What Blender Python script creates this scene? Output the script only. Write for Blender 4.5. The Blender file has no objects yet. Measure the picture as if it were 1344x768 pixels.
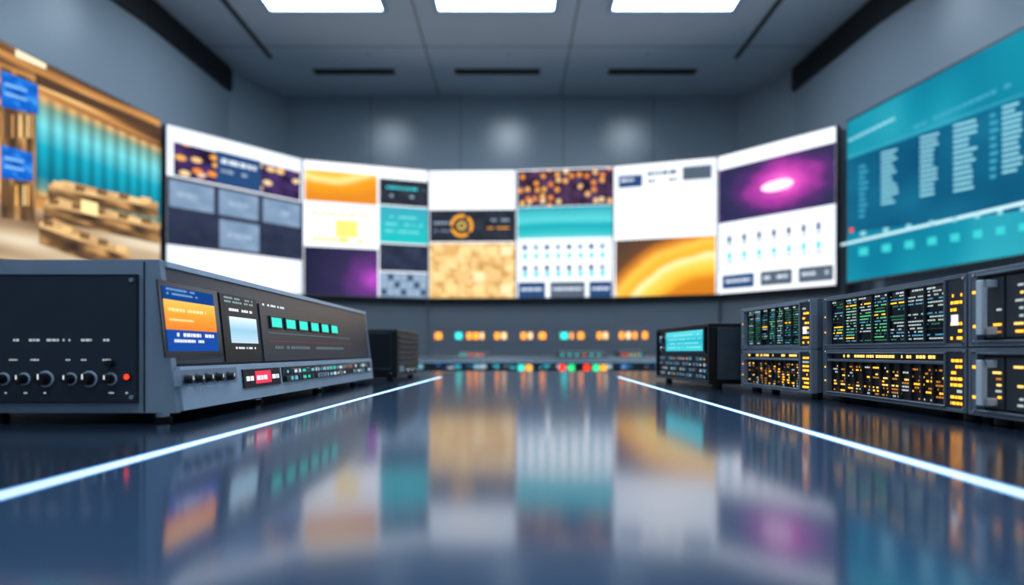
import bpy, bmesh, math, random
from mathutils import Vector
random.seed(7)
R = random.Random(11)
CAMZ = 0.85      # lens height; table top is 0.75
TT = 0.75
F = 900.0
scene = bpy.context.scene
scene.view_settings.view_transform = 'Standard'
scene.view_settings.look = 'None'

# ------------------------------------------------------------------ materials
def lin(c):
    return tuple(((v/255.0)/12.92 if v/255.0 <= 0.04045 else ((v/255.0+0.055)/1.055)**2.4) for v in c) + (1.0,)

def newmat(name):
    m = bpy.data.materials.new(name); m.use_nodes = True
    nt = m.node_tree; nt.nodes.clear()
    out = nt.nodes.new('ShaderNodeOutputMaterial')
    return m, nt, out

def pmat(name, col, rough=0.5, metal=0.0, var=0.08, scale=6.0, bump=0.0, coat=0.0, ior=1.5, spec=0.5):
    m, nt, out = newmat(name)
    b = nt.nodes.new('ShaderNodeBsdfPrincipled')
    b.inputs['Roughness'].default_value = rough
    b.inputs['Metallic'].default_value = metal
    b.inputs['IOR'].default_value = ior
    b.inputs['Specular IOR Level'].default_value = spec
    b.inputs['Coat Weight'].default_value = coat
    b.inputs['Coat Roughness'].default_value = 0.08
    tc = nt.nodes.new('ShaderNodeTexCoord')
    no = nt.nodes.new('ShaderNodeTexNoise'); no.inputs['Scale'].default_value = scale
    no.inputs['Detail'].default_value = 4
    cr = nt.nodes.new('ShaderNodeValToRGB')
    c = lin(col)
    cr.color_ramp.elements[0].color = tuple(x*(1-var) for x in c[:3])+(1,)
    cr.color_ramp.elements[1].color = tuple(min(1, x*(1+var)) for x in c[:3])+(1,)
    cr.color_ramp.elements[0].position = .3; cr.color_ramp.elements[1].position = .7
    nt.links.new(tc.outputs['Object'], no.inputs['Vector'])
    nt.links.new(no.outputs['Fac'], cr.inputs['Fac'])
    nt.links.new(cr.outputs['Color'], b.inputs['Base Color'])
    if bump:
        bp = nt.nodes.new('ShaderNodeBump'); bp.inputs['Strength'].default_value = bump
        bp.inputs['Distance'].default_value = 0.002
        n2 = nt.nodes.new('ShaderNodeTexNoise'); n2.inputs['Scale'].default_value = 300
        nt.links.new(tc.outputs['Object'], n2.inputs['Vector'])
        nt.links.new(n2.outputs['Fac'], bp.inputs['Height'])
        nt.links.new(bp.outputs['Normal'], b.inputs['Normal'])
    nt.links.new(b.outputs[0], out.inputs[0])
    return m

_em = {}
def emat(col, st=1.0):
    k = (tuple(col), st)
    if k in _em: return _em[k]
    m, nt, out = newmat('lit_%02x%02x%02x' % tuple(col))
    e = nt.nodes.new('ShaderNodeEmission')
    e.inputs['Color'].default_value = lin(col); e.inputs['Strength'].default_value = st*1.22 if 1.0 <= st <= 1.15 else st
    nt.links.new(e.outputs[0], out.inputs[0])
    _em[k] = m
    return m

def ramp(nt, stops):
    cr = nt.nodes.new('ShaderNodeValToRGB')
    el = cr.color_ramp.elements
    while len(el) > 1: el.remove(el[0])
    el[0].position = stops[0][0]; el[0].color = lin(stops[0][1])
    for p, c in stops[1:]:
        e = el.new(p); e.color = lin(c)
    return cr

def uvmap(nt, sx=1, sy=1, rot=0, loc=(0, 0, 0)):
    tc = nt.nodes.new('ShaderNodeTexCoord'); mp = nt.nodes.new('ShaderNodeMapping')
    mp.inputs['Scale'].default_value = (sx, sy, 1); mp.inputs['Rotation'].default_value = (0, 0, rot)
    mp.inputs['Location'].default_value = loc
    nt.links.new(tc.outputs['UV'], mp.inputs['Vector'])
    return mp

def finish_em(nt, out, sock, st=1.0):
    e = nt.nodes.new('ShaderNodeEmission'); e.inputs['Strength'].default_value = st*1.22
    nt.links.new(sock, e.inputs['Color']); nt.links.new(e.outputs[0], out.inputs[0])

def noise_mat(name, stops, sx=3, sy=3, detail=3, st=1.0, loc=(0,0,0)):
    m, nt, out = newmat(name)
    mp = uvmap(nt, sx, sy, 0, loc)
    w = nt.nodes.new('ShaderNodeTexNoise'); w.inputs['Scale'].default_value = 1.0
    w.inputs['Detail'].default_value = detail
    nt.links.new(mp.outputs[0], w.inputs['Vector'])
    cr = ramp(nt, stops); nt.links.new(w.outputs['Fac'], cr.inputs['Fac'])
    finish_em(nt, out, cr.outputs['Color'], st)
    return m

def grad_mat(name, stops, vertical=True, st=1.0):
    m, nt, out = newmat(name)
    mp = uvmap(nt)
    sp = nt.nodes.new('ShaderNodeSeparateXYZ'); nt.links.new(mp.outputs[0], sp.inputs[0])
    cr = ramp(nt, stops); nt.links.new(sp.outputs[1 if vertical else 0], cr.inputs['Fac'])
    finish_em(nt, out, cr.outputs['Color'], st)
    return m

# distance based pictures (glows, sweeping ribbons)
def glow_mat(name, center, stops, sx=1, sy=1, st=1.0, noise=0.15, nscale=4, div=1.0):
    m, nt, out = newmat(name)
    mp = uvmap(nt, sx, sy)
    d = nt.nodes.new('ShaderNodeVectorMath'); d.operation = 'DISTANCE'
    d.inputs[1].default_value = (center[0]*sx, center[1]*sy, 0)
    nt.links.new(mp.outputs[0], d.inputs[0])
    no = nt.nodes.new('ShaderNodeTexNoise'); no.inputs['Scale'].default_value = nscale
    nt.links.new(mp.outputs[0], no.inputs['Vector'])
    ma = nt.nodes.new('ShaderNodeMath'); ma.operation = 'MULTIPLY_ADD'
    nt.links.new(no.outputs['Fac'], ma.inputs[0]); ma.inputs[1].default_value = noise
    nt.links.new(d.outputs['Value'], ma.inputs[2])
    dv = nt.nodes.new('ShaderNodeMath'); dv.operation = 'DIVIDE'; dv.inputs[1].default_value = div
    nt.links.new(ma.outputs[0], dv.inputs[0])
    cr = ramp(nt, stops); nt.links.new(dv.outputs[0], cr.inputs['Fac'])
    finish_em(nt, out, cr.outputs['Color'], st)
    return m

def bokeh_mat(name, bg, stops, sx=8, sy=4, r=0.3, keep=0.35, st=1.0):
    m, nt, out = newmat(name)
    mp = uvmap(nt, sx, sy)
    v = nt.nodes.new('ShaderNodeTexVoronoi'); v.voronoi_dimensions = '2D'; v.inputs['Scale'].default_value = 1
    v.inputs['Randomness'].default_value = .8
    nt.links.new(mp.outputs[0], v.inputs['Vector'])
    mr = nt.nodes.new('ShaderNodeMapRange')
    mr.inputs['From Min'].default_value = r*0.6; mr.inputs['From Max'].default_value = r
    mr.inputs['To Min'].default_value = 1; mr.inputs['To Max'].default_value = 0
    nt.links.new(v.outputs['Distance'], mr.inputs['Value'])
    sp = nt.nodes.new('ShaderNodeSeparateColor'); nt.links.new(v.outputs['Color'], sp.inputs[0])
    gt = nt.nodes.new('ShaderNodeMath'); gt.operation = 'GREATER_THAN'; gt.inputs[1].default_value = keep
    nt.links.new(sp.outputs[0], gt.inputs[0])
    mu = nt.nodes.new('ShaderNodeMath'); mu.operation = 'MULTIPLY'
    nt.links.new(gt.outputs[0], mu.inputs[0]); nt.links.new(mr.outputs[0], mu.inputs[1])
    cr = ramp(nt, stops); nt.links.new(sp.outputs[1], cr.inputs['Fac'])
    no = nt.nodes.new('ShaderNodeTexNoise'); no.inputs['Scale'].default_value = .5
    nt.links.new(mp.outputs[0], no.inputs['Vector'])
    bgm = ramp(nt, [(.35, bg), (.7, tuple(min(255, int(x*2.2+12)) for x in bg))])
    nt.links.new(no.outputs['Fac'], bgm.inputs['Fac'])
    mx = nt.nodes.new('ShaderNodeMix'); mx.data_type = 'RGBA'
    nt.links.new(mu.outputs[0], mx.inputs['Factor'])
    nt.links.new(bgm.outputs['Color'], mx.inputs['A']); nt.links.new(cr.outputs['Color'], mx.inputs['B'])
    finish_em(nt, out, mx.outputs['Result'], st)
    return m

# ------------------------------------------------------------------ mesh builder
class MB:
    def __init__(s, name, A=(0, 0), B=(1, 0), out=(0, -1)):
        s.name = name; s.v = []; s.f = []; s.m = []; s.uv = []; s.mats = []
        s.shear = 0; s.z0 = 0
        s.frame(A, B, out)
    def frame(s, A, B, out):
        s.A = Vector((A[0], A[1], 0)); d = Vector((B[0]-A[0], B[1]-A[1], 0))
        s.L = d.length; s.D = d.normalized()
        n = Vector((-s.D.y, s.D.x, 0))
        if n.x*out[0]+n.y*out[1] < 0: n = -n
        s.N = n
    def P(s, a, n, z):
        n = n - s.shear*(z - s.z0)
        p = s.A + s.D*a + s.N*n
        return (p.x, p.y, z)
    def mi(s, mat):
        if mat not in s.mats: s.mats.append(mat)
        return s.mats.index(mat)
    def face(s, pts, mat, uv=None):
        i = len(s.v); s.v += [tuple(p) for p in pts]
        s.f.append(list(range(i, i+len(pts)))); s.m.append(s.mi(mat))
        s.uv.append(uv or [(0, 0)]*len(pts))
    def quad(s, a0, a1, z0, z1, n, mat):
        s.face([s.P(a0, n, z0), s.P(a1, n, z0), s.P(a1, n, z1), s.P(a0, n, z1)], mat,
               [(0, 0), (1, 0), (1, 1), (0, 1)])
    def poly(s, az, n, mat):
        a0 = min(a for a, z in az); a1 = max(a for a, z in az); z0 = min(z for a, z in az); z1 = max(z for a, z in az)
        uv = [((a-a0)/max(a1-a0, 1e-6), (z-z0)/max(z1-z0, 1e-6)) for a, z in az]
        s.face([s.P(a, n, z) for a, z in az], mat, uv)
    def solid(s, ring0, ring1, mat):
        i = len(s.v); k = len(ring0)
        s.v += [tuple(p) for p in ring0]+[tuple(p) for p in ring1]
        fs = [list(range(i, i+k)), list(range(i+2*k-1, i+k-1, -1))]
        for j in range(k):
            j2 = (j+1) % k
            fs.append([i+j, i+k+j, i+k+j2, i+j2])
        for q in fs:
            s.f.append(q); s.m.append(s.mi(mat)); s.uv.append([(0, 0)]*len(q))
    def box(s, a0, a1, n0, n1, z0, z1, mat):
        r0 = [s.P(a0, n0, z0), s.P(a1, n0, z0), s.P(a1, n1, z0), s.P(a0, n1, z0)]
        r1 = [s.P(a0, n0, z1), s.P(a1, n0, z1), s.P(a1, n1, z1), s.P(a0, n1, z1)]
        s.solid(r0, r1, mat)
    def prism(s, prof, a0, a1, mat):
        s.solid([s.P(a0, n, z) for n, z in prof], [s.P(a1, n, z) for n, z in prof], mat)
    def cyl(s, a, z, r, n0, n1, mat, k=20, r2=None):
        r2 = r2 if r2 is not None else r
        c = [(math.cos(2*math.pi*i/k), math.sin(2*math.pi*i/k)) for i in range(k)]
        s.solid([s.P(a+r*x, n0, z+r*y) for x, y in c], [s.P(a+r2*x, n1, z+r2*y) for x, y in c], mat)
    def vcyl(s, a, n, r, z0, z1, mat, k=20, r2=None):
        r2 = r2 if r2 is not None else r
        c = [(math.cos(2*math.pi*i/k), math.sin(2*math.pi*i/k)) for i in range(k)]
        s.solid([s.P(a+r*x, n+r*y, z0) for x, y in c], [s.P(a+r2*x, n+r2*y, z1) for x, y in c], mat)
    def frm(s, a0, a1, z0, z1, w, n0, n1, mat):
        s.box(a0, a1, n0, n1, z0, z0+w, mat); s.box(a0, a1, n0, n1, z1-w, z1, mat)
        s.box(a0, a0+w, n0, n1, z0+w, z1-w, mat); s.box(a1-w, a1, n0, n1, z0+w, z1-w, mat)
    def sx(s, x):
        dx = (x-672)/F
        return (dx*s.A.y - s.A.x)/(s.D.x - dx*s.D.y)
    def zz(s, x, y):
        return CAMZ + (462-y)*(s.A.y + s.sx(x)*s.D.y)/F
    def text(s, a0, a1, z, h, n, mat, cw=None, fill=.8, rng=R):
        cw = cw or h*.8
        k = a0 if a0 < a1 else a1; e = max(a0, a1)
        while k < e:
            w = cw*rng.uniform(.8, 3.0)
            if rng.random() < fill: s.quad(k, min(k+w, e), z, z+h, n, mat)
            k += w+cw*.45
    def build(s, bevel=0, seg=2):
        me = bpy.data.meshes.new(s.name); me.from_pydata(s.v, [], s.f)
        ul = me.uv_layers.new(name='UVMap')
        for p, mi, uv in zip(me.polygons, s.m, s.uv):
            p.material_index = mi
            for li, t in zip(p.loop_indices, uv): ul.data[li].uv = t
        for m in s.mats: me.materials.append(m)
        bm = bmesh.new(); bm.from_mesh(me)
        bmesh.ops.recalc_face_normals(bm, faces=bm.faces)
        bm.to_mesh(me); bm.free()
        ob = bpy.data.objects.new(s.name, me); scene.collection.objects.link(ob)
        if bevel:
            b = ob.modifiers.new('bevel', 'BEVEL'); b.width = bevel; b.segments = seg
            b.limit_method = 'ANGLE'; b.angle_limit = math.radians(50)
        return ob

# ------------------------------------------------------------------ shared mats
wallm = pmat('wall_paint', (158, 168, 177), .42, var=.04, scale=.6)
wallp = pmat('wall_panel_gloss', (152, 162, 171), .35, var=.05, scale=.5)
walll = pmat('wall_lower_panel', (104, 110, 118), .4, var=.04, scale=.6)
ceilm = pmat('ceiling_panel', (204, 213, 222), .6, var=.03, scale=.5)
black = pmat('black_trim', (12, 14, 18), .5)
seam = pmat('shadow_gap', (112, 120, 128), .8)
slotm = pmat('slot_grey', (48, 53, 58), .8)
floorm = pmat('floor_vinyl', (110, 120, 132), .3, var=.08, scale=2)
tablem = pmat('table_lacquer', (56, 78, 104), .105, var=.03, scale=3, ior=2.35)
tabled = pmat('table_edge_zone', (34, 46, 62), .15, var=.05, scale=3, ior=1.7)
tlegm = pmat('table_base', (30, 34, 40), .4)
darkmetal = pmat('dark_powder_coat', (46, 53, 64), .4, metal=.1, var=.08, scale=30, bump=.15)
midmetal = pmat('grey_metal', (150, 163, 178), .36, metal=.1, var=.05, scale=20)
lightmetal = pmat('brushed_metal', (196, 211, 228), .35, metal=.1, var=.05, scale=20)
glass = pmat('glossy_dark_glass', (24, 28, 35), .14, var=.1)
panelg = pmat('panel_slate', (62, 70, 80), .3, var=.05)
rubber = pmat('black_plastic', (18, 20, 24), .35)
chrome = pmat('chrome', (190, 195, 200), .15, metal=1)
deepblack = pmat('bay_black', (6, 7, 10), .5)

WHITE = emat((244, 248, 255), 1.15)

# ------------------------------------------------------------------ room shell
H = CAMZ + 4.99
left = [(-4.4, 13.33), (-4.99, 12.07), (-5.13, 9.6), (-5.95, 4.5), (-6.2, -3)]
def side_wall(name, pts, outdir):
    mb = MB(name)
    for (a, b) in zip(pts[:-1], pts[1:]):
        mb.frame(a, b, outdir)
        mb.box(-.0, mb.L, -.15, 0, 0, H, wallm)
    return mb.build()
side_wall('wall_left', left, (1, 0))
side_wall('wall_right', [(-x, y) for x, y in left], (-1, 0))
mb = MB('wall_back', (-4.4, 13.33), (4.4, 13.33), (0, -1))
mb.box(-.1, mb.L+.1, -.15, 0, 0, H, wallp)
for x in (-2.75, -1.0, 1.0, 2.75):
    mb.box(4.4+x-.01, 4.4+x+.01, -.002, .004, 0, H, seam)
mb.build()
mb = MB('wall_front', (-6.3, -3), (6.3, -3), (0, 1)); mb.box(0, mb.L, -.15, 0, 0, H, wallm); mb.build()
mb = MB('floor', (-6.5, -3.2), (6.5, -3.2), (0, 1)); mb.box(0, mb.L, 0, 16.8, -.1, 0, floorm); mb.build()

mb = MB('ceiling', (-6.5, -3.2), (6.5, -3.2), (0, 1))
mb.box(0, mb.L, 0, 16.8, H, H+.1, ceilm)
mb.build()
mb = MB('trim_ceiling_joints', (0, 0), (1, 0), (0, 1))
for x in (-1.42, .95):
    mb.box(x-.012, x+.012, -2.9, 13.3, H-.004, H, seam)
for y in (11.2, 7.2, 5.2, 2.2):
    mb.box(-5.0, 5.0, y-.01, y+.01, H-.004, H, seam)
mb.build()
for x0, x1 in ((-3.5, -2.1), (-1.0, .48), (1.73, 3.25)):
    mb = MB('ceiling_air_slot', (0, 0), (1, 0), (0, 1))
    mb.box(x0, x1, 12.10, 12.26, H-.015, H-.001, black)
    for y in (12.09, 12.18, 12.27):
        mb.box(x0-.02, x1+.02, y-.008, y+.008, H-.025, H-.001, slotm)
    mb.build()
for x in (-4.08, 3.79):
    mb = MB('ceiling_track', (0, 0), (1, 0), (0, 1))
    mb.box(x-.03, x+.03, 6.5, 11.6, H-.03, H, slotm); mb.build()
panel_em = emat((208, 234, 255), 15.0)
halo = pmat('light_frame', (175, 195, 215), .4)
for row, (y0, y1) in enumerate(((9.2, 9.95), (5.6, 6.4), (2.0, 2.8), (-1.4, -.6))):  # only the far row is in view; nearer rows are added to light the room
    for x0, x1 in ((-3.5, -1.88), (-1.06, .6), (1.46, 3.18)):
        mb = MB('ceiling_light_panel', (0, 0), (1, 0), (0, 1))
        mb.box(x0-.07, x1+.07, y0-.07, y0, H-.04, H, halo)
        mb.box(x0-.07, x1+.07, y1, y1+.07, H-.04, H, halo)
        mb.box(x0-.07, x0, y0, y1, H-.04, H, halo)
        mb.box(x1, x1+.07, y0, y1, H-.04, H, halo)
        mb.box(x0, x1, y0, y1, H-.02, H-.005, panel_em)
        mb.build()
for sgn in (-1, 1):
    mb = MB('trim_1' if sgn < 0 else 'trim_2')
    for a, b in (((sgn*4.99, 12.07), (sgn*5.13, 9.6)), ((sgn*5.13, 9.6), (sgn*5.95, 4.5)), ((sgn*5.95, 4.5), (sgn*6.2, -2.9))):
        mb.frame(a, b, (-sgn, 0))
        mb.box(0, mb.L, 0, .07, H-.40, H-.01, black)
    mb.build()

def spot(loc, target, energy, ang, col=(.88, .95, 1), blend=1.0, size=.3):
    l = bpy.data.lights.new('downlight_lamp', 'SPOT'); l.energy = energy; l.spot_size = math.radians(ang)
    l.spot_blend = blend; l.color = col; l.shadow_soft_size = size
    o = bpy.data.objects.new('downlight_lamp', l); o.location = loc
    o.rotation_euler = (Vector(target)-Vector(loc)).to_track_quat('-Z', 'Y').to_euler()
    scene.collection.objects.link(o)
for x in (-2.4, -.06, 2.27):
    spot((x, 11.5, H-.10), (x, 13.33, H-.78), 75, 27)
    mb = MB('recessed_downlight', (0, 0), (1, 0), (0, 1))
    mb.vcyl(x, 11.5, .05, H-.012, H-.001, halo)
    mb.build()
for sx_ in (-1, 1):
    spot((sx_*4.0, 8.2, H-.10), (sx_*5.4, 8.1, H-.80), 55, 34)

# ------------------------------------------------------------------ video wall
Zb, Zt = CAMZ+.933, CAMZ+3.2
PT = [(-4.83, 9.57), (-3.465, 11.34), (-1.47, 12.05), (.067, 12.0), (1.738, 11.78), (3.36, 11.22), (4.57, 9.66)]
HT = Zt-Zb

mb = MB('wall_display_support')
for i in range(6):
    mb.frame(PT[i], PT[i+1], (0, -1))
    mb.box(-.02, mb.L+.02, -.30, -.14, 0, Zt-.03, walll)
    mb.box(0, mb.L, -.14, -.10, Zb-.10, Zb-.02, slotm)
mb.build()

bezel = pmat('screen_bezel', (22, 26, 32), .35)
gold_wave = glow_mat('screen_gold_wave', (.3, 1.9), [(0, (220, 130, 30)), (.28, (250, 190, 70)), (.36, (255, 224, 130)), (.42, (244, 166, 40)), (.52, (250, 196, 80)), (.6, (255, 230, 150)), (.68, (240, 160, 36)), (.85, (222, 136, 40))], 1.3, 1, noise=.25, nscale=2, div=2.2)
gold_wave2 = glow_mat('screen_gold_ribbon', (1.0, -.75), [(0, (150, 84, 30)), (.44, (214, 130, 34)), (.50, (252, 190, 60)), (.56, (255, 214, 96)), (.60, (255, 238, 170)), (.64, (248, 176, 44)), (.70, (250, 196, 80)), (.75, (206, 126, 44)), (.80, (104, 70, 50)), (.9, (84, 64, 54))], 1.5, 1, noise=.12, nscale=2, div=2.45)
gold_map = noise_mat('screen_gold_map', [(.3, (186, 136, 76)), (.5, (232, 190, 122)), (.7, (255, 226, 168))], 9, 6, 6)
teal_g = glow_mat('screen_teal', (.5, -1.2), [(0, (150, 230, 228)), (.48, (170, 236, 232)), (.6, (60, 190, 196)), (.72, (26, 166, 178)), (.8, (90, 208, 212)), (1, (30, 150, 170))], .7, 1, noise=.1, div=2.3)
teal_flat = grad_mat('screen_teal_card', [(0, (30, 190, 190)), (1, (60, 165, 185))])
bokeh = bokeh_mat('screen_bokeh', (32, 22, 48), [(0, (250, 130, 40)), (.4, (255, 190, 90)), (.7, (255, 225, 170)), (1, (160, 60, 180))], 9, 4, .42, .45)
bokeh2 = bokeh_mat('screen_bokeh_fine', (36, 24, 40), [(0, (240, 130, 40)), (.5, (250, 180, 90)), (1, (255, 225, 180))], 13, 5, .42, .52)
magenta = glow_mat('screen_magenta_glow', (.58, .52), [(.12, (255, 215, 250)), (.22, (240, 90, 200)), (.38, (170, 60, 160)), (.52, (84, 48, 110)), (.66, (50, 48, 84)), (.8, (44, 44, 84)), (1, (120, 60, 130))], 1.1, .9, noise=.25)
purple = glow_mat('screen_purple_glow', (.92, .35), [(.1, (190, 76, 200)), (.3, (104, 56, 130)), (.55, (52, 46, 82)), (1, (34, 38, 64))], 1, .7, noise=.2)
slate = noise_mat('screen_slate', [(.3, (112, 138, 168)), (.7, (140, 164, 190))], 2, 2)
slate2 = noise_mat('screen_slate_pale', [(.3, (140, 162, 186)), (.7, (170, 190, 210))], 2, 2)
navy = noise_mat('screen_navy', [(.3, (34, 42, 62)), (.7, (56, 64, 88))], 3, 2)
navy2 = emat((40, 74, 120), 1.0); grey_e = emat((84, 98, 114), 1.0)
dark_e = noise_mat('screen_dark', [(.3, (28, 34, 46)), (.7, (56, 60, 72))], 4, 3)
orange_e = emat((248, 168, 44), 1.1); ytext = emat((255, 214, 110), 1.1)
teal_e = emat((60, 196, 204), 1.1); pale = emat((214, 226, 240), 1.05)
white_g = glow_mat('screen_white_card', (.5, .5), [(0, (255, 255, 255)), (.5, (240, 246, 255)), (1, (205, 220, 240))], 1, 1, 1.1)

def screen(A, B, out=(0, -1), t=.1):
    mb = MB('video_wall_screen', A, B, out)
    mb.box(0.002, mb.L-.002, -.13, -.008, Zb, Zt, bezel)
    return mb
EM = .012
def vq(mb, xa, xb, v0, v1, mat, lay=1):
    a, b = mb.sx(xa), mb.sx(xb)
    a = max(a, EM); b = min(b, mb.L-EM)
    mb.quad(a, b, Zb+.015+(HT-.03)*v0, Zb+.015+(HT-.03)*v1, -.008+lay*.004, mat)
def vt(mb, xa, xb, v, h, mat, lay=3, cw=None, fill=.85):
    mb.text(max(mb.sx(xa), EM), min(mb.sx(xb), mb.L-EM), Zb+HT*v, HT*h, -.008+lay*.004, mat, cw, fill)

# screen 1
s = screen(PT[0], PT[1]); vq(s, 216, 399, 0, 1, white_g)
vq(s, 228, 394, .69, .90, bokeh, 2)
vq(s, 284, 342, .69, .91, navy2, 3); vt(s, 290, 336, .83, .03, pale, 4); vt(s, 290, 325, .77, .02, slate2, 4)
vq(s, 216, 397, .25, .68, navy, 2)
for xa, xb in ((222, 281), (287, 339), (345, 394)):
    vq(s, xa, xb, .49, .66, slate, 3)
vq(s, 288, 340, .27, .46, slate, 3)
for xa in (300, 232, 355): vt(s, xa, xa+26, .56, .03, slate2, 4)
vt(s, 298, 330, .35, .03, slate2, 4)
s.build(.004)
# screen 2
s = screen(PT[1], PT[2]); vq(s, 395, 564, 0, 1, WHITE)
vq(s, 400, 495, .70, .93, gold_wave, 2)
vq(s, 402, 492, .55, .69, white_g, 2); vq(s, 440, 470, .44, .57, emat((255, 222, 120), 1.1), 3)
vt(s, 408, 488, .60, .02, emat((246, 196, 130), 1), 3); vt(s, 410, 480, .40, .035, ytext, 4)
vq(s, 399, 496, .0, .36, purple, 3)
vq(s, 498, 562, .71, .91, dark_e, 2); vt(s, 503, 556, .83, .02, teal_e, 3); vt(s, 503, 556, .77, .02, slate2, 3, fill=.6)
vq(s, 498, 562, .42, .70, teal_flat, 2)
for k in range(3): vt(s, 506, 554, .50+.055*k, .015, emat((130, 225, 225), 1), 3)
vq(s, 498, 562, .20, .41, navy, 2)
vq(s, 498, 562, .0, .19, slate, 2)
for k in range(3):
    for j in range(7): vq(s, 501+j*8.6, 507+j*8.6, .02+k*.057, .06+k*.057, slate2 if (j+k) % 3 else navy, 3)
s.build(.004)
# screen 3
s = screen(PT[2], PT[3]); vq(s, 560, 679, 0, 1, WHITE); vq(s, 566, 674, .71, .99, white_g, 2)
vq(s, 564, 676, .44, .69, dark_e, 2)
cx = s.sx(606); cz = Zb+HT*.565
for k in range(20):
    a0, a1 = 2*math.pi*k/20, 2*math.pi*(k+1)/20
    for r0, r1, mt in ((.15, .20, orange_e), (.05, .075, ytext)):
        if r0 > .1 and k % 7 == 3: continue
        s.poly([(cx+r0*math.cos(a0), cz+r0*math.sin(a0)), (cx+r1*math.cos(a0), cz+r1*math.sin(a0)), (cx+r1*math.cos(a1), cz+r1*math.sin(a1)), (cx+r0*math.cos(a1), cz+r0*math.sin(a1))], .004, mt)
vt(s, 570, 592, .58, .015, slate2, 3); vt(s, 570, 590, .52, .012, slate, 3); vt(s, 640, 668, .60, .015, slate2, 3); vt(s, 640, 668, .54, .012, orange_e, 3)
vq(s, 564, 676, .0, .43, gold_map, 2)
for k in range(4):
    for j in range(6): 
        if R.random() < .6: vq(s, 567+j*18, 582+j*18, .03+k*.1, .105+k*.1, emat(R.choice([(250, 215, 150), (236, 194, 130), (255, 230, 180), (222, 176, 110)]), 1), 3)
s.build(.004)
# screen 4
s = screen(PT[3], PT[4]); vq(s, 675, 808, 0, 1, WHITE)
vq(s, 679, 804, .71, .99, bokeh2, 2)
vq(s, 679, 804, .46, .705, teal_g, 2)
vq(s, 679, 804, .13, .455, white_g, 2)
for k in range(2):
    for j in range(8):
        xx = 686+j*14.5
        vq(s, xx, xx+6, .37-k*.16, .41-k*.16, slate if j % 2 else navy2, 3)
        vq(s, xx+1, xx+6, .30-k*.14, .345-k*.14, teal_e, 3)
for xa, xb, mt in ((680, 716, navy2), (722, 768, grey_e), (773, 803, navy2)): vq(s, xa, xb, .0, .12, mt, 3); vt(s, xa+4, xb-4, .06, .02, pale, 4)
s.build(.004)
# screen 5
s = screen(PT[4], PT[5]); vq(s, 804, 943, 0, 1, WHITE); vq(s, 808, 938, .45, .97, white_g, 2)
vq(s, 812, 843, .83, .92, navy2, 3); vt(s, 815, 840, .87, .02, pale, 4)
vt(s, 850, 888, .90, .03, grey_e, 3); vt(s, 850, 890, .85, .02, grey_e, 3)
vq(s, 896, 934, .85, .95, grey_e, 3)
vq(s, 808, 939, .0, .43, gold_wave2, 2)
s.build(.004)
# screen 6
s = screen(PT[5], PT[6]); vq(s, 939, 1102, 0, 1, WHITE)
vq(s, 943, 1097, .51, .90, magenta, 2)
s.poly([(s.sx(1020)+(s.sx(1042)-s.sx(1020))*math.cos(t*math.pi/10), Zb+HT*.70+.085*math.sin(t*math.pi/10)) for t in range(20)], .006, emat((255, 232, 252), 1.1))
vq(s, 943, 1097, .15, .49, white_g, 2)
for k in range(2):
    for j in range(7):
        xx = 955+j*19.5
        vq(s, xx, xx+5, .36-k*.12, .41-k*.12, navy2 if k == 0 else teal_e, 3)
        vq(s, xx-2, xx+8, .335-k*.12, .345-k*.12, slate, 3)
for xa, xb, mt in ((948, 990, navy2), (998, 1040, grey_e), (1048, 1094, grey_e)): vq(s, xa, xb, .03, .13, mt, 3); vt(s, xa+5, xb-5, .08, .02, pale, 4)
s.build(.004)

# big side screens (fixed to side walls)
Lb = (-4.83, 9.44); La = (-5.62, 4.75)
warm = noise_mat('screen_warm_hall', [(.25, (96, 62, 40)), (.42, (170, 116, 66)), (.58, (226, 168, 100)), (.75, (255, 226, 165))], 5, 4, 3, 1.0)
m, nt, out = newmat('screen_teal_curtain')
mp = uvmap(nt, 1, 1); w = nt.nodes.new('ShaderNodeTexWave'); w.inputs['Scale'].default_value = 3.2; w.inputs['Distortion'].default_value = 1.5
mp.inputs['Scale'].default_value = (1, .12, 1)
nt.links.new(mp.outputs[0], w.inputs['Vector'])
mp2 = uvmap(nt); sp = nt.nodes.new('ShaderNodeSeparateXYZ'); nt.links.new(mp2.outputs[0], sp.inputs[0])
g = ramp(nt, [(0, (226, 180, 110)), (.08, (110, 150, 140)), (.2, (20, 130, 156)), (.5, (30, 172, 196)), (.72, (120, 222, 230)), (.9, (130, 170, 150)), (1, (236, 176, 104))])
nt.links.new(sp.outputs[1], g.inputs['Fac'])
g2 = ramp(nt, [(0, (196, 196, 196)), (1, (255, 255, 255))]); nt.links.new(w.outputs['Fac'], g2.inputs['Fac'])
mx = nt.nodes.new('ShaderNodeMix'); mx.data_type = 'RGBA'; mx.blend_type = 'MULTIPLY'; mx.inputs['Factor'].default_value = 1
nt.links.new(g.outputs['Color'], mx.inputs['A']); nt.links.new(g2.outputs['Color'], mx.inputs['B'])
finish_em(nt, out, mx.outputs['Result'], 1.0); curtain = m
floor_e = noise_mat('screen_hall_floor', [(.3, (130, 104, 80)), (.5, (196, 172, 140)), (.7, (236, 222, 196))], 2, 2, 1)
ceil_e = noise_mat('screen_hall_ceiling', [(.25, (60, 46, 40)), (.45, (110, 78, 54)), (.6, (206, 146, 84)), (.75, (255, 214, 144))], 2.2, 5, 1)
desk_e = noise_mat('screen_hall_desks', [(.3, (52, 42, 38)), (.5, (112, 84, 58)), (.7, (206, 156, 98))], 3.5, 2.5, 1)
desk_top = noise_mat('screen_desk_top', [(.3, (180, 136, 88)), (.7, (246, 206, 144))], 3, 2, 1)
blue_e = noise_mat('screen_blue_sign', [(.3, (14, 70, 160)), (.55, (26, 112, 214)), (.75, (90, 170, 240))], 2.5, 3, 2)
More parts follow.
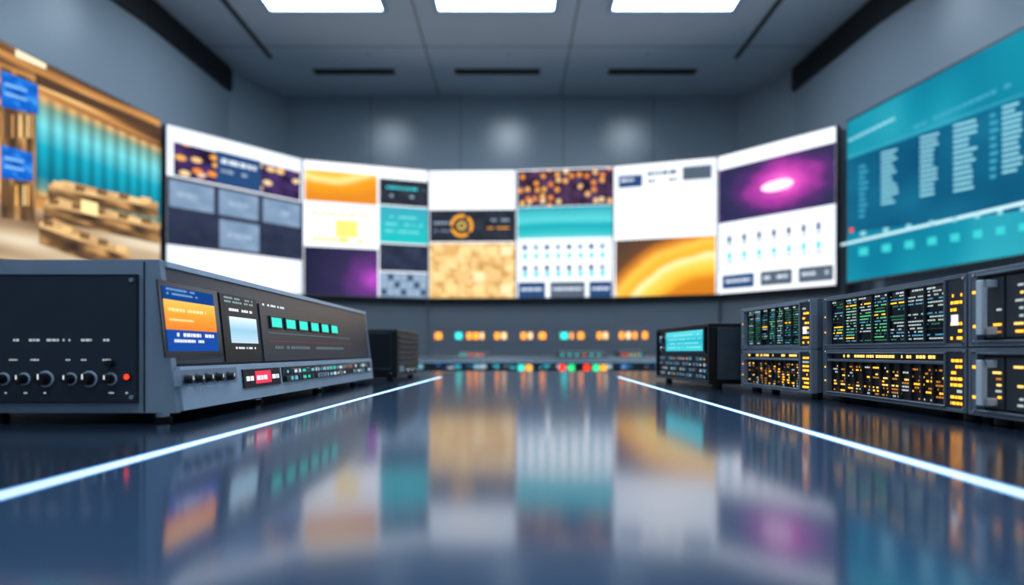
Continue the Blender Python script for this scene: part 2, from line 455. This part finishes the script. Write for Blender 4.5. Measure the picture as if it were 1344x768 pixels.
def vp(mb, pts, mat, lay):   # polygon given by measured positions on the screen surface
    mb.poly([(mb.sx(x), mb.zz(x, y)) for x, y in pts], -.008+lay*.004, mat)
s = screen(La, Lb, (1, 0))
s.quad(.03, s.L-.03, Zb+.03, Zt-.03, -.004, warm)
s.quad(.02, s.L-.02, Zt-.75, Zt-.02, .0, ceil_e)
vp(s, [(20, 64), (60, 84), (60, 91), (20, 74)], emat((255, 236, 200), 1.3), 3)
vp(s, [(46, 96), (211, 168), (211, 178), (46, 110)], emat((84, 62, 48), 1), 3)
s.quad(.02, s.L-.02, Zb+.02, Zb+.62, .0, floor_e)
vq(s, 46, 211, .34, .83, curtain, 3)
vp(s, [(0, 86), (46, 106), (46, 292), (0, 286)], desk_e, 4)
vp(s, [(0, 92), (49, 112), (49, 150), (0, 140)], blue_e, 5)
vp(s, [(0, 190), (42, 202), (42, 238), (0, 234)], blue_e, 5)
for yy in (108, 120): vp(s, [(4, yy), (34, yy+10), (34, yy+13), (4, yy+4)], emat((130, 190, 240), 1), 6)
for yy in (205, 216): vp(s, [(4, yy), (30, yy+6), (30, yy+9), (4, yy+4)], emat((130, 190, 240), 1), 6)
for k in range(8):
    x = 4+k*5
    vp(s, [(x, 150), (x+2.5, 151), (x+2.5, 182), (x, 180)], emat(R.choice([(60, 48, 44), (220, 160, 100), (255, 220, 150), (96, 70, 54)]), 1), 5)
    vp(s, [(x, 243), (x+2.5, 243), (x+2.5, 270), (x, 270)], emat(R.choice([(255, 190, 100), (120, 82, 54), (255, 225, 160)]), 1), 5)
for (x0, y0, x1, y1, h) in ((62, 246, 206, 272, 14), (56, 268, 208, 300, 20), (50, 296, 170, 338, 24)):
    vp(s, [(x0, y0), (x1, y1), (x1, y1+h), (x0, y0+h)], desk_e, 5)
    vp(s, [(x0, y0-4), (x0+20, y0-9), (x1, y1-6), (x1, y1+1), (x0, y0+2)], desk_top, 6)
    n = 5
    for k in range(n):
        x = x0+(x1-x0)*(k+.2)/n; y = y0+(y1-y0)*(k+.2)/n
        vp(s, [(x, y-10), (x+13, y-7.5), (x+13, y), (x, y-2)], R.choice([desk_e, desk_e, emat((240, 196, 132), 1)]), 7)
vp(s, [(104, 262), (126, 267), (126, 284), (104, 278)], emat((255, 230, 160), 1.1), 8)
s.build(.004)

Ra = (4.62, 9.5); Rb = (5.3, 4.75)
tealbg = noise_mat('screen_teal_backdrop', [(.3, (12, 110, 142)), (.5, (22, 138, 162)), (.75, (56, 174, 190))], 3, 1.2, 1)
tealdk = noise_mat('screen_teal_table', [(.3, (14, 78, 114)), (.7, (22, 106, 138))], 3, 2, 1)
ttxt = emat((140, 208, 224), 1.0); ttxt2 = emat((60, 156, 184), 1)
s = screen(Ra, Rb, (-1, 0))
s.quad(.03, s.L-.03, Zb+.03, Zt-.03, -.004, tealbg)
vp(s, [(1112, 210), (1344, 128), (1420, 102), (1420, 268), (1344, 276), (1112, 306)], tealdk, 2)
vp(s, [(1112, 206), (1344, 122), (1344, 124), (1112, 208)], ttxt2, 3)
vt(s, 1114, 1175, .86, .018, ttxt, 3)
def col(x0, x1, ya, yb, n, mt):
    for k in range(n):
        y = ya+(yb-ya)*k/n
        xe = x0+(x1-x0)*R.uniform(.6, 1)
        sl = -.33*(1-(y-100)/360)
        vp(s, [(x0, y), (xe, y+sl*(xe-x0)), (xe, y+sl*(xe-x0)+(yb-ya)/n*.5), (x0, y+(yb-ya)/n*.5)], mt, 4)
col(1128, 1140, 218, 290, 10, ttxt2); col(1157, 1180, 200, 272, 13, ttxt); col(1208, 1236, 180, 262, 13, ttxt)
col(1252, 1284, 164, 256, 13, ttxt); col(1300, 1312, 150, 240, 9, ttxt2); col(1316, 1344, 140, 232, 13, ttxt)
vt(s, 1200, 1340, .76, .02, ttxt2, 4)
vp(s, [(1104, 320), (1344, 264), (1420, 248), (1420, 253), (1344, 269), (1104, 323)], emat((196, 236, 242), 1.1), 4)
for k in range(9):
    a = 1128+k*30; y = 326-(k*4.6)
    vp(s, [(a, y), (a+12, y-2), (a+12, y+9), (a, y+10)], emat((60, 200, 205), 1), 4)
    vp(s, [(a+2, y-22), (a+9, y-23), (a+9, y-17), (a+2, y-16)], ttxt, 4)
vp(s, [(1116, 300), (1121, 299), (1121, 304), (1116, 305)], emat((255, 90, 60), 1), 5)
s.build(.004)

# indicator strip on wall below screens
mb = MB('wall_indicator_panel', (-3.0, 11.95), (3.0, 11.95), (0, -1))
org = emat((255, 150, 50), 2.6); tl = emat((60, 220, 215), 2.2); wh = emat((255, 205, 150), 2.0)
def ind(x, w, mt, h=.055):
    z = CAMZ+.285; mb.box(mb.sx(x-w/2), mb.sx(x+w/2), -.14, -.125, z-h, z+h, mt)
mb.frame(PT[2], PT[3], (0, -1))
mb.box(0, mb.L, -.14, -.13, CAMZ+.40, CAMZ+.412, seam); mb.box(0, mb.L, -.14, -.13, CAMZ+.15, CAMZ+.162, seam)
for x, w, mt in ((574, 8, org), (601, 8, tl), (615, 6, org), (624, 7, org), (632, 4, wh), (652, 6, org), (661, 6, wh)): ind(x, w, mt)
mb.frame(PT[3], PT[4], (0, -1))
mb.box(0, mb.L, -.14, -.13, CAMZ+.40, CAMZ+.412, seam); mb.box(0, mb.L, -.14, -.13, CAMZ+.15, CAMZ+.162, seam)
for x, w, mt in ((686, 6, org), (695, 5, wh), (711, 8, org), (740, 9, tl), (750, 3, org), (762, 7, org), (787, 6, org), (795, 5, wh)): ind(x, w, mt)
mb.frame(PT[4], PT[5], (0, -1))
for x, w, mt in ((814, 5, org), (823, 6, wh), (832, 4, org), (845, 6, org)): ind(x, w, mt)
mb.build()

# ------------------------------------------------------------------ far control console
mb = MB('control_console', (-2.2, 7.0), (2.3, 7.0), (0, -1))
L = mb.L
mb.prism([(-.9, 0), (-.12, 0), (-.12, .5), (0, .52), (0, .76), (-.06, .80), (-.9, .80)], 0, L, pmat('console_body', (36, 42, 52), .35))
mb.box(0, L, .0, .012, .745, .755, emat((150, 200, 240), .8))
for k in range(110):
    a = R.uniform(.05, L-.08)
    mb.quad(a, a+R.uniform(.02, .07), .68+R.choice([0, .025]), .70+R.choice([0, .02]), .004, emat(R.choice([(60, 130, 220), (190, 210, 230), (40, 70, 110), (70, 200, 210), (30, 40, 60)]), .9))
for x, c in ((684, (60, 220, 200)), (694, (255, 170, 60)), (738, (255, 60, 40)), (750, (40, 220, 120)), (770, (255, 60, 40)), (782, (60, 230, 150)), (792, (255, 170, 60))):
    a = mb.sx(x); mb.box(a-.03, a+.03, 0, .02, .655, .72, emat(c, 1.8))
mb.build()
for x0, x1, h in ((600, 640, .04), (735, 800, .05), (815, 850, .06)):
    mb = MB('console_control_box', (-2.2, 7.0), (2.3, 7.0), (0, -1))
    a, b = mb.sx(x0), mb.sx(x1)
    mb.prism([(-.4, .80), (-.1, .80), (-.13, .80+h), (-.4, .80+h+.01)], a, b, darkmetal)
    for k in range(6): mb.quad(a+.02+(b-a-.05)*k/6, a+.04+(b-a-.05)*k/6, .81, .83, -.094, emat(R.choice([(60, 220, 200), (255, 170, 60), (255, 80, 50)]), 1.3))
    mb.build(.004)

# ------------------------------------------------------------------ table
mb = MB('conference_table', (-1.9, -.45), (1.9, -.45), (0, 1))
mb.box(0, 3.8, 0, 4.05, TT-.05, TT-.001, tablem)
def L1(y): return -.357+(y-.479)*(.072/2.251)
def R1(y): return .361+(y-.484)*(.064/2.246)
ya, hw = -.4, .0098
y1 = 2.75
def topface(pts, mat): mb.face([(x, y, TT) for x, y in pts], mat)
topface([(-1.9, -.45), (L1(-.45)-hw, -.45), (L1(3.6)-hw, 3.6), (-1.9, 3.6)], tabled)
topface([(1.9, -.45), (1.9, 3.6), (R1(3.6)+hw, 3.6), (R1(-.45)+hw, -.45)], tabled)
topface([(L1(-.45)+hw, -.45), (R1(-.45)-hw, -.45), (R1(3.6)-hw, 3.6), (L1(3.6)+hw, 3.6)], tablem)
ledm = emat((190, 228, 255), 3.0)
ledb = emat((70, 150, 245), 1.5)
for fn in (L1, R1):
    zl = TT-.0003
    for d0, d1, mt in ((-hw, -hw*.55, ledb), (-hw*.55, hw*.55, ledm), (hw*.55, hw, ledb)):
        mb.face([(fn(ya)+d0, ya, zl), (fn(ya)+d1, ya, zl), (fn(y1)+d1, y1, zl), (fn(y1)+d0, y1, zl)], mt)
for a in (.5, 2.9):
    mb.box(a, a+.4, .3, 3.7, 0, TT-.05, tlegm)
mb.box(.15, 3.65, .15, 3.9, TT-.12, TT-.05, tlegm)
mb.build()

# ------------------------------------------------------------------ big broadcast processor (left)
A = (-.466, .94); B = (-.447, 2.16)
zb, zt = .768, .974
mb = MB('broadcast_processor', A, B, (1, 0))
L = mb.L
mb.prism([(-.6, zb), (0, zb), (-.022, zt), (-.6, zt)], 0.012, L, darkmetal)
mb.prism([(-.6, zb-.002), (.006, zb-.002), (.006, zb+.004), (-.018, zt+.003), (-.6, zt+.003)], 0, .014, midmetal)
mb.prism([(-.6, zb-.002), (.006, zb-.002), (.006, zb+.004), (-.018, zt+.003), (-.6, zt+.003)], L, L+.012, midmetal)
mb.shear = .022/(zt-zb); mb.z0 = zb
zs = CAMZ-.021
mb.box(.014, L, 0, .004, zs+.004, zt-.006, panelg)
mb.box(.014, L, 0, .010, zb, zs, lightmetal)
mb.box(.014, L, 0, .008, zt-.006, zt+.002, lightmetal)
def rect(x0, x1, yt, yb_, n, mat, ref=None):
    ref = ref or x0
    mb.quad(mb.sx(x0), mb.sx(x1), mb.zz(ref, yb_), mb.zz(ref, yt), n, mat)
def bx(x0, x1, yt, yb_, n0, n1, mat, ref=None):
    ref = ref or x0
    mb.box(mb.sx(x0), mb.sx(x1), n0, n1, mb.zz(ref, yb_), mb.zz(ref, yt), mat)
bx(219, 295, 366, 470, .004, .006, glass)
bx(298, 345, 384, 475, .004, .006, rubber)
bx(348, 472, 398, 474, .004, .0065, panelg, 348)
rect(223, 289, 374, 461, .0066, emat((24, 74, 150), .95))
rect(223, 289, 392, 432, .0070, grad_mat('screen_orange_band', [(0, (236, 130, 50)), (.5, (250, 160, 60)), (1, (255, 196, 90))]))
rect(223, 289, 432, 461, .0070, emat((30, 84, 176), .95))
T6 = emat((235, 240, 250), 1.0)
for y in (379, 385): mb.text(mb.sx(228), mb.sx(268), mb.zz(223, y), .003, .0074, emat((130, 180, 230), .9))
mb.text(mb.sx(228), mb.sx(278), mb.zz(223, 407), .0045, .0074, emat((255, 224, 150), 1)); mb.text(mb.sx(228), mb.sx(260), mb.zz(223, 420), .003, .0074, emat((255, 224, 150), 1))
mb.text(mb.sx(232), mb.sx(284), mb.zz(223, 441), .005, .0074, T6); mb.text(mb.sx(232), mb.sx(275), mb.zz(223, 449), .004, .0074, T6)
for y in (391, 396): mb.text(mb.sx(303), mb.sx(340), mb.zz(303, y), .0035, .0066, emat((170, 190, 200), .8))
mb.text(mb.sx(308), mb.sx(338), mb.zz(303, 407), .0045, .0066, T6)
rect(307, 342, 415, 450, .0068, grad_mat('screen_mini', [(0, (190, 215, 235)), (.5, (150, 200, 225)), (1, (225, 240, 250))]))
mb.text(mb.sx(312), mb.sx(338), mb.zz(307, 458), .0035, .0066, T6)
ts = emat((64, 224, 204), 1.12); kc = pmat('key_cap', (20, 60, 60), .3)
for k in range(6):
    a = mb.sx(359)+k*.083
    mb.box(a, a+.062, .0065, .010, CAMZ+.046, CAMZ+.070, kc)
    mb.quad(a+.004, a+.058, CAMZ+.049, CAMZ+.067, .0105, ts)
mb.text(mb.sx(352), mb.sx(380), CAMZ+.088, .004, .0072, T6)
mb.quad(mb.sx(356), mb.sx(462), CAMZ+.036, CAMZ+.038, .0072, emat((110, 130, 140), .8))
mb.quad(mb.sx(356), mb.sx(462), CAMZ+.020, CAMZ+.0215, .0072, emat((150, 90, 90), .7))
mb.text(mb.sx(358), mb.sx(452), CAMZ+.006, .006, .0072, emat((120, 140, 150), .7))
bx(222, 306, 486, 508, .010, .0115, midmetal)
for x in (236, 250, 263, 277, 292):
    a = mb.sx(x); z = CAMZ-.039
    mb.cyl(a, z, .0082, .0115, .014, chrome); mb.cyl(a, z, .0066, .014, .024, rubber, r2=.0055)
    mb.quad(a-.001, a+.001, z, z+.005, .0244, T6)
a0, a1 = mb.sx(313), mb.sx(362)
mb.box(a0, a1, .010, .013, CAMZ-.062, CAMZ-.030, rubber)
mb.quad(a0+.05, a1-.05, CAMZ-.056, CAMZ-.034, .0135, emat((230, 60, 90), 1.1))
mb.text(a0+.01, a0+.045, CAMZ-.05, .008, .0137, T6)
mb.text(a0+.055, a1-.055, CAMZ-.05, .008, .0139, T6); mb.text(a1-.045, a1-.01, CAMZ-.05, .008, .0137, T6)
a0, a1 = mb.sx(366), L-.03
mb.box(a0, a1, .010, .012, CAMZ-.060, CAMZ-.030, rubber)
k = a0+.01
while k < a1-.02:
    w = R.uniform(.012, .035)
    for r in range(2):
        zc = CAMZ-.058+.014*r
        if R.random() < .8: mb.box(k, k+w, .012, .016, zc, zc+.010, R.choice([midmetal, darkmetal, chrome]))
        if R.random() < .5: mb.quad(k+.003, k+w-.003, zc+.002, zc+.008, .0164, emat(R.choice([(70, 220, 200), (230, 235, 240), (120, 200, 230)]), .9))
    k += w+.006
mb.shear = 0
# near end face
Y0 = .94
mb.frame((-1.07, Y0), (A[0], Y0), (0, -1))
W = mb.L
pX = W-.045
mb.box(0.01, pX, 0, .004, zb+.012, zt-.018, darkmetal)
mb.frm(0.01, pX, zb+.012, zt-.018, .0012, .004, .0052, rubber)
mb.box(pX+.006, pX+.008, 0, .001, zb, zt, rubber)
zk = CAMZ-.037
for x in (-18, 8, 35, 63, 96, 120, 148):
    a = mb.sx(x)
    r = .0090 if x in (63, 120) else .0070
    mb.cyl(a, zk, r*1.25, .004, .006, lightmetal); mb.cyl(a, zk, r, .006, .020, rubber, r2=r*.85)
    mb.quad(a-.0008, a+.0008, zk, zk+r*.8, .0205, T6)
a = mb.sx(148); mb.cyl(a, zk+.021, .005, .004, .012, rubber)
a = mb.sx(170); mb.cyl(a, zk+.003, .0048, .004, .007, rubber); mb.cyl(a, zk+.003, .0034, .007, .0085, emat((255, 50, 30), 3))
lab = emat((200, 210, 220), .75)
for x, w in ((-15, 18), (20, 16), (48, 14), (72, 16), (90, 10), (114, 18), (142, 8)):
    mb.text(mb.sx(x-w/2), mb.sx(x+w/2), CAMZ+.0145, .0032, .0045, lab, cw=.0022)
    if x != 72: mb.text(mb.sx(x-5), mb.sx(x+6), CAMZ-.012, .0022, .0045, lab, cw=.0018)
for x in (8, 35, 63, 148, 170): mb.text(mb.sx(x-3), mb.sx(x+4), CAMZ-.057, .002, .0045, lab, cw=.0015)
for a in (.02, pX-.008):
    for z in (zb+.02, zt-.026): mb.cyl(a, z, .003, .004, .0065, midmetal)
mb.frame(A, B, (1, 0))
for a in (.05, .40, .8, L-.05):
    for n in (-.04, -.54):
        mb.vcyl(a, n, .013, TT, TT+.006, rubber); mb.vcyl(a, n, .010, TT+.006, zb, chrome)
mb.build(.0012)

# ------------------------------------------------------------------ small dark amplifier behind it
mb = MB('audio_amplifier', (-.395, 2.36), (-.39, 2.86), (1, 0))
L = mb.L
mb.box(0, L, -.26, 0, .762, .928, rubber)
mb.box(-.004, 0, -.255, -.005, .768, .922, rubber)
for k in range(7): mb.box(.03, L-.03, 0, .003, .785+k*.019, .792+k*.019, darkmetal)
mb.box(.02, .1, 0, .006, .78, .80, midmetal)
for k in range(3): mb.cyl(.16+.1*k, .778, .008, .003, .012, chrome)
mb.frame((-.655, 2.356), (-.395, 2.356), (0, -1))
for k in range(4):
    mb.cyl(.02+.073*k, .776, .003, 0, .003, midmetal)
mb.frm(.02, .24, .79, .915, .003, 0, .003, darkmetal)
mb.text(.03, .12, .80, .005, .0035, emat((120, 130, 140), .5))
mb.frame((-.395, 2.36), (-.39, 2.86), (1, 0))
for a in (.03, L-.03):
    for n in (-.03, -.23): mb.vcyl(a, n, .012, TT, .762, rubber)
mb.build(.003)

# ------------------------------------------------------------------ right: waveform monitor box
mb = MB('waveform_monitor', (.526, 1.815), (.498, 2.34), (-1, 0))
L = mb.L; z0, z1 = .764, .926
mb.box(0.01, L-.01, -.22, -.006, z0+.003, z1-.003, darkmetal)
mb.frm(0, L, z0, z1, .008, -.22, .006, rubber)
mb.box(.008, L-.008, -.006, 0, z0+.008, z1-.008, glass)
teal_scr = grad_mat('monitor_teal', [(0, (70, 205, 215)), (.5, (40, 175, 195)), (1, (90, 215, 225))])
a0, a1 = .05, .41
mb.box(a0-.012, a1+.012, 0, .004, CAMZ-.002, CAMZ+.066, rubber)
mb.quad(a0, a1, CAMZ+.003, CAMZ+.061, .0045, teal_scr)
for z in (.048, .036, .024, .012): mb.text(a0+.02, a1-.03, CAMZ+z, .003, .005, emat((150, 235, 240), 1), cw=.006)
for r in range(4):
    for k in range(15):
        a = .03+k*.031; z = z0+.014+r*.016
        mb.box(a, a+.02, 0, .004, z, z+.009, midmetal if (k+r) % 3 else rubber)
        if R.random() < .45: mb.quad(a+.003, a+.015, z+.002, z+.006, .0045, emat(R.choice([(230, 235, 240), (255, 180, 80), (80, 210, 220)]), .9))
mb.cyl(.45, CAMZ+.04, .012, 0, .014, chrome); mb.cyl(.45, CAMZ+.01, .008, 0, .012, chrome)
for a in (.03, L-.03):
    for n in (-.03, -.19): mb.vcyl(a, n, .011, TT, z0, rubber)
mb.frame((.53, 1.812), (.74, 1.82), (0, -1))
mb.box(.012, .2, 0, .002, z0+.012, z1-.012, panelg)
mb.build(.0015)

# ------------------------------------------------------------------ right: rack servers
amb = emat((255, 168, 40), 2.8); amb2 = emat((255, 206, 110), 1.8); ambd = emat((180, 120, 56), 1.05)
grn = emat((110, 215, 150), .95); grnd = emat((60, 130, 100), .85); wht = emat((200, 218, 220), .9); blu = emat((90, 170, 210), .9)
ears = pmat('server_bezel', (112, 122, 135), .38, metal=.15)
earl = pmat('server_bezel_light', (146, 157, 170), .38, metal=.15)
bayg = pmat('server_bay_divider', (58, 64, 72), .4)
def rack_unit(A, B, z0, z1, kind, bez, feet=False, handle=False):
    mb = MB('rack_server', A, B, (-1, 0)); L = mb.L; h = z1-z0
    mb.box(.004, L-.004, -.38, -.012, z0+.001, z1-.001, darkmetal)
    mb.frm(0, L, z0, z1, .0055, -.014, .0, bez)
    mb.box(.0055, .048, -.012, -.001, z0+.0055, z1-.0055, darkmetal)
    mb.box(L-.020, L-.0055, -.012, -.001, z0+.0055, z1-.0055, bez)
    mb.box(.048, L-.020, -.013, -.009, z0+.0055, z1-.0055, deepblack)
    mb.frm(.046, L-.018, z0+.0055, z1-.0055, .003, -.010, .002, bez)
    mb.box(.0, L, -.38, -.02, z1-.0005, z1+.001, ears)
    s0, s1 = .056, L-.026
    if kind == 'green':
        n = -.0082
        rows = 14; rh = (h-.026)/rows
        mb.box(s0, s1, -.009, -.0086, z0+.010, z1-.009, glass)
        cols = 7; cwid = (s1-s0)/cols
        for c in range(cols):
            mb.box(s0+c*cwid-.001, s0+c*cwid+.001, -.009, -.004, z0+.009, z1-.009, bayg)
            mainc = R.choice([grn, grnd, wht, grn])
            for r in range(rows):
                zz = z0+.013+r*rh
                if R.random() < .88:
                    mb.text(s0+c*cwid+.005, s0+(c+1)*cwid-.004, zz, rh*.42, n, R.choice([mainc, mainc, grnd, wht, blu]) if R.random() < .93 else amb, cw=.0026, fill=.75)
        for r in (3, 7): mb.box(s0, s1, -.009, -.006, z0+.0115+r*rh, z0+.0125+r*rh, bayg)
        mb.text(s0, s1, z1-.014, .003, n+.0005, wht, cw=.004, fill=.5)
    elif kind == 'amber':
        n = -.0082
        mb.box(s0-.006, s1+.006, -.012, .001, z1-.024, z1-.019, bez)
        mb.text(s0, s1, z1-.0155, .005, n, amb2, cw=.0035, fill=.55)
        cols = 12; cwid = (s1-s0)/cols
        for c in range(cols):
            mb.box(s0+c*cwid-.001, s0+c*cwid+.001, -.012, -.004, z0+.007, z1-.024, bayg)
            for r in range(9):
                zz = z0+.011+r*(h-.040)/9
                if R.random() < .8: mb.text(s0+c*cwid+.004, s0+(c+1)*cwid-.003, zz, .0030, n, R.choice([amb, amb2, ambd, ambd, wht]), cw=.0026, fill=.6)
    elif kind == 'drive':
        n = -.0085
        cols = 9; cwid = (s1-s0)/cols
        for c in range(cols):
            mb.box(s0+c*cwid+.002, s0+(c+1)*cwid-.002, -.009, -.005, z0+.012, z1-.012, bayg)
            for r in range(7):
                if R.random() < .7: mb.quad(s0+c*cwid+.006, s0+c*cwid+.006+R.uniform(.006, .018), z0+.018+r*(h-.036)/7, z0+.021+r*(h-.036)/7, -.0045, R.choice([amb, amb2, wht, ambd]))
    for k in range(8):
        z = z0+.011+k*(h-.022)/8
        mb.text(.010, .036, z, .0042, -.0005, amb if R.random() < .85 else wht, cw=.004, fill=.7)
    if kind == 'green': mb.quad(.018, .034, z0+h*.30, z0+h*.45, .0, T6)
    for z in (z0+.006, z1-.006):
        mb.cyl(.006, z, .0028, -.001, .0015, chrome, 12); mb.cyl(L-.012, z, .0028, -.001, .0015, chrome, 12)
    if kind == 'green' or kind == 'amber':
        mb.text(L-.019, L-.007, z0+h*.3, .003, -.0005, amb, cw=.003, fill=.8); mb.text(L-.019, L-.007, z0+h*.6, .003, -.0005, amb, cw=.003, fill=.8)
    if handle:
        hm = bpy.data.materials.get('handle_white') or pmat('handle_white', (225, 230, 236), .3)
        for a in (L-.052,):
            mb.box(a, a+.012, -.009, .014, z0+.016, z0+.026, hm); mb.box(a, a+.012, -.009, .014, z1-.026, z1-.016, hm)
            mb.box(a, a+.012, .008, .016, z0+.016, z1-.016, hm)
        mb.text(L-.017, L-.008, z0+h*.25, .004, -.0005, amb, cw=.004, fill=.8); mb.text(L-.017, L-.008, z0+h*.7, .004, -.0005, amb, cw=.004, fill=.8)
    if feet:
        for a in (.03, L-.03):
            for nn in (-.03, -.34): mb.vcyl(a, nn, .012, TT, z0+.001, rubber)
    mb.box(.0, .004, -.38, -.014, z0+.002, z1-.002, ears)
    return mb.build(.0008, 1)
zA, zM, zT = .762, .856, .962
rack_unit((.628, 1.44), (.598, 1.79), zA, zM-.001, 'amber', earl, True)
rack_unit((.628, 1.44), (.598, 1.79), zM+.001, zT, 'green', earl)
rack_unit((.646, .975), (.646, 1.425), zA, zM-.001, 'amber', ears, True)
rack_unit((.646, .975), (.646, 1.425), zM+.001, zT, 'green', ears)
rack_unit((.636, .52), (.642, .965), zA, zM-.001, 'drive', ears, True, True)
rack_unit((.636, .52), (.642, .965), zM+.001, zT, 'drive', ears, False, True)

# ------------------------------------------------------------------ world
w = bpy.data.worlds.new('world'); scene.world = w; w.use_nodes = True
w.node_tree.nodes['Background'].inputs[0].default_value = (.04, .05, .07, 1)
w.node_tree.nodes['Background'].inputs[1].default_value = 1

# ------------------------------------------------------------------ camera
cd = bpy.data.cameras.new('camera'); co = bpy.data.objects.new('camera', cd)
scene.collection.objects.link(co)
co.location = (0, 0, CAMZ); co.rotation_euler = (math.radians(90), 0, 0)
cd.sensor_width = 36; cd.lens = 36*F/1344; cd.shift_y = 78/1344
cd.clip_start = .01; cd.clip_end = 100
cd.dof.use_dof = True; cd.dof.focus_distance = 1.25; cd.dof.aperture_fstop = 2.1
scene.camera = co
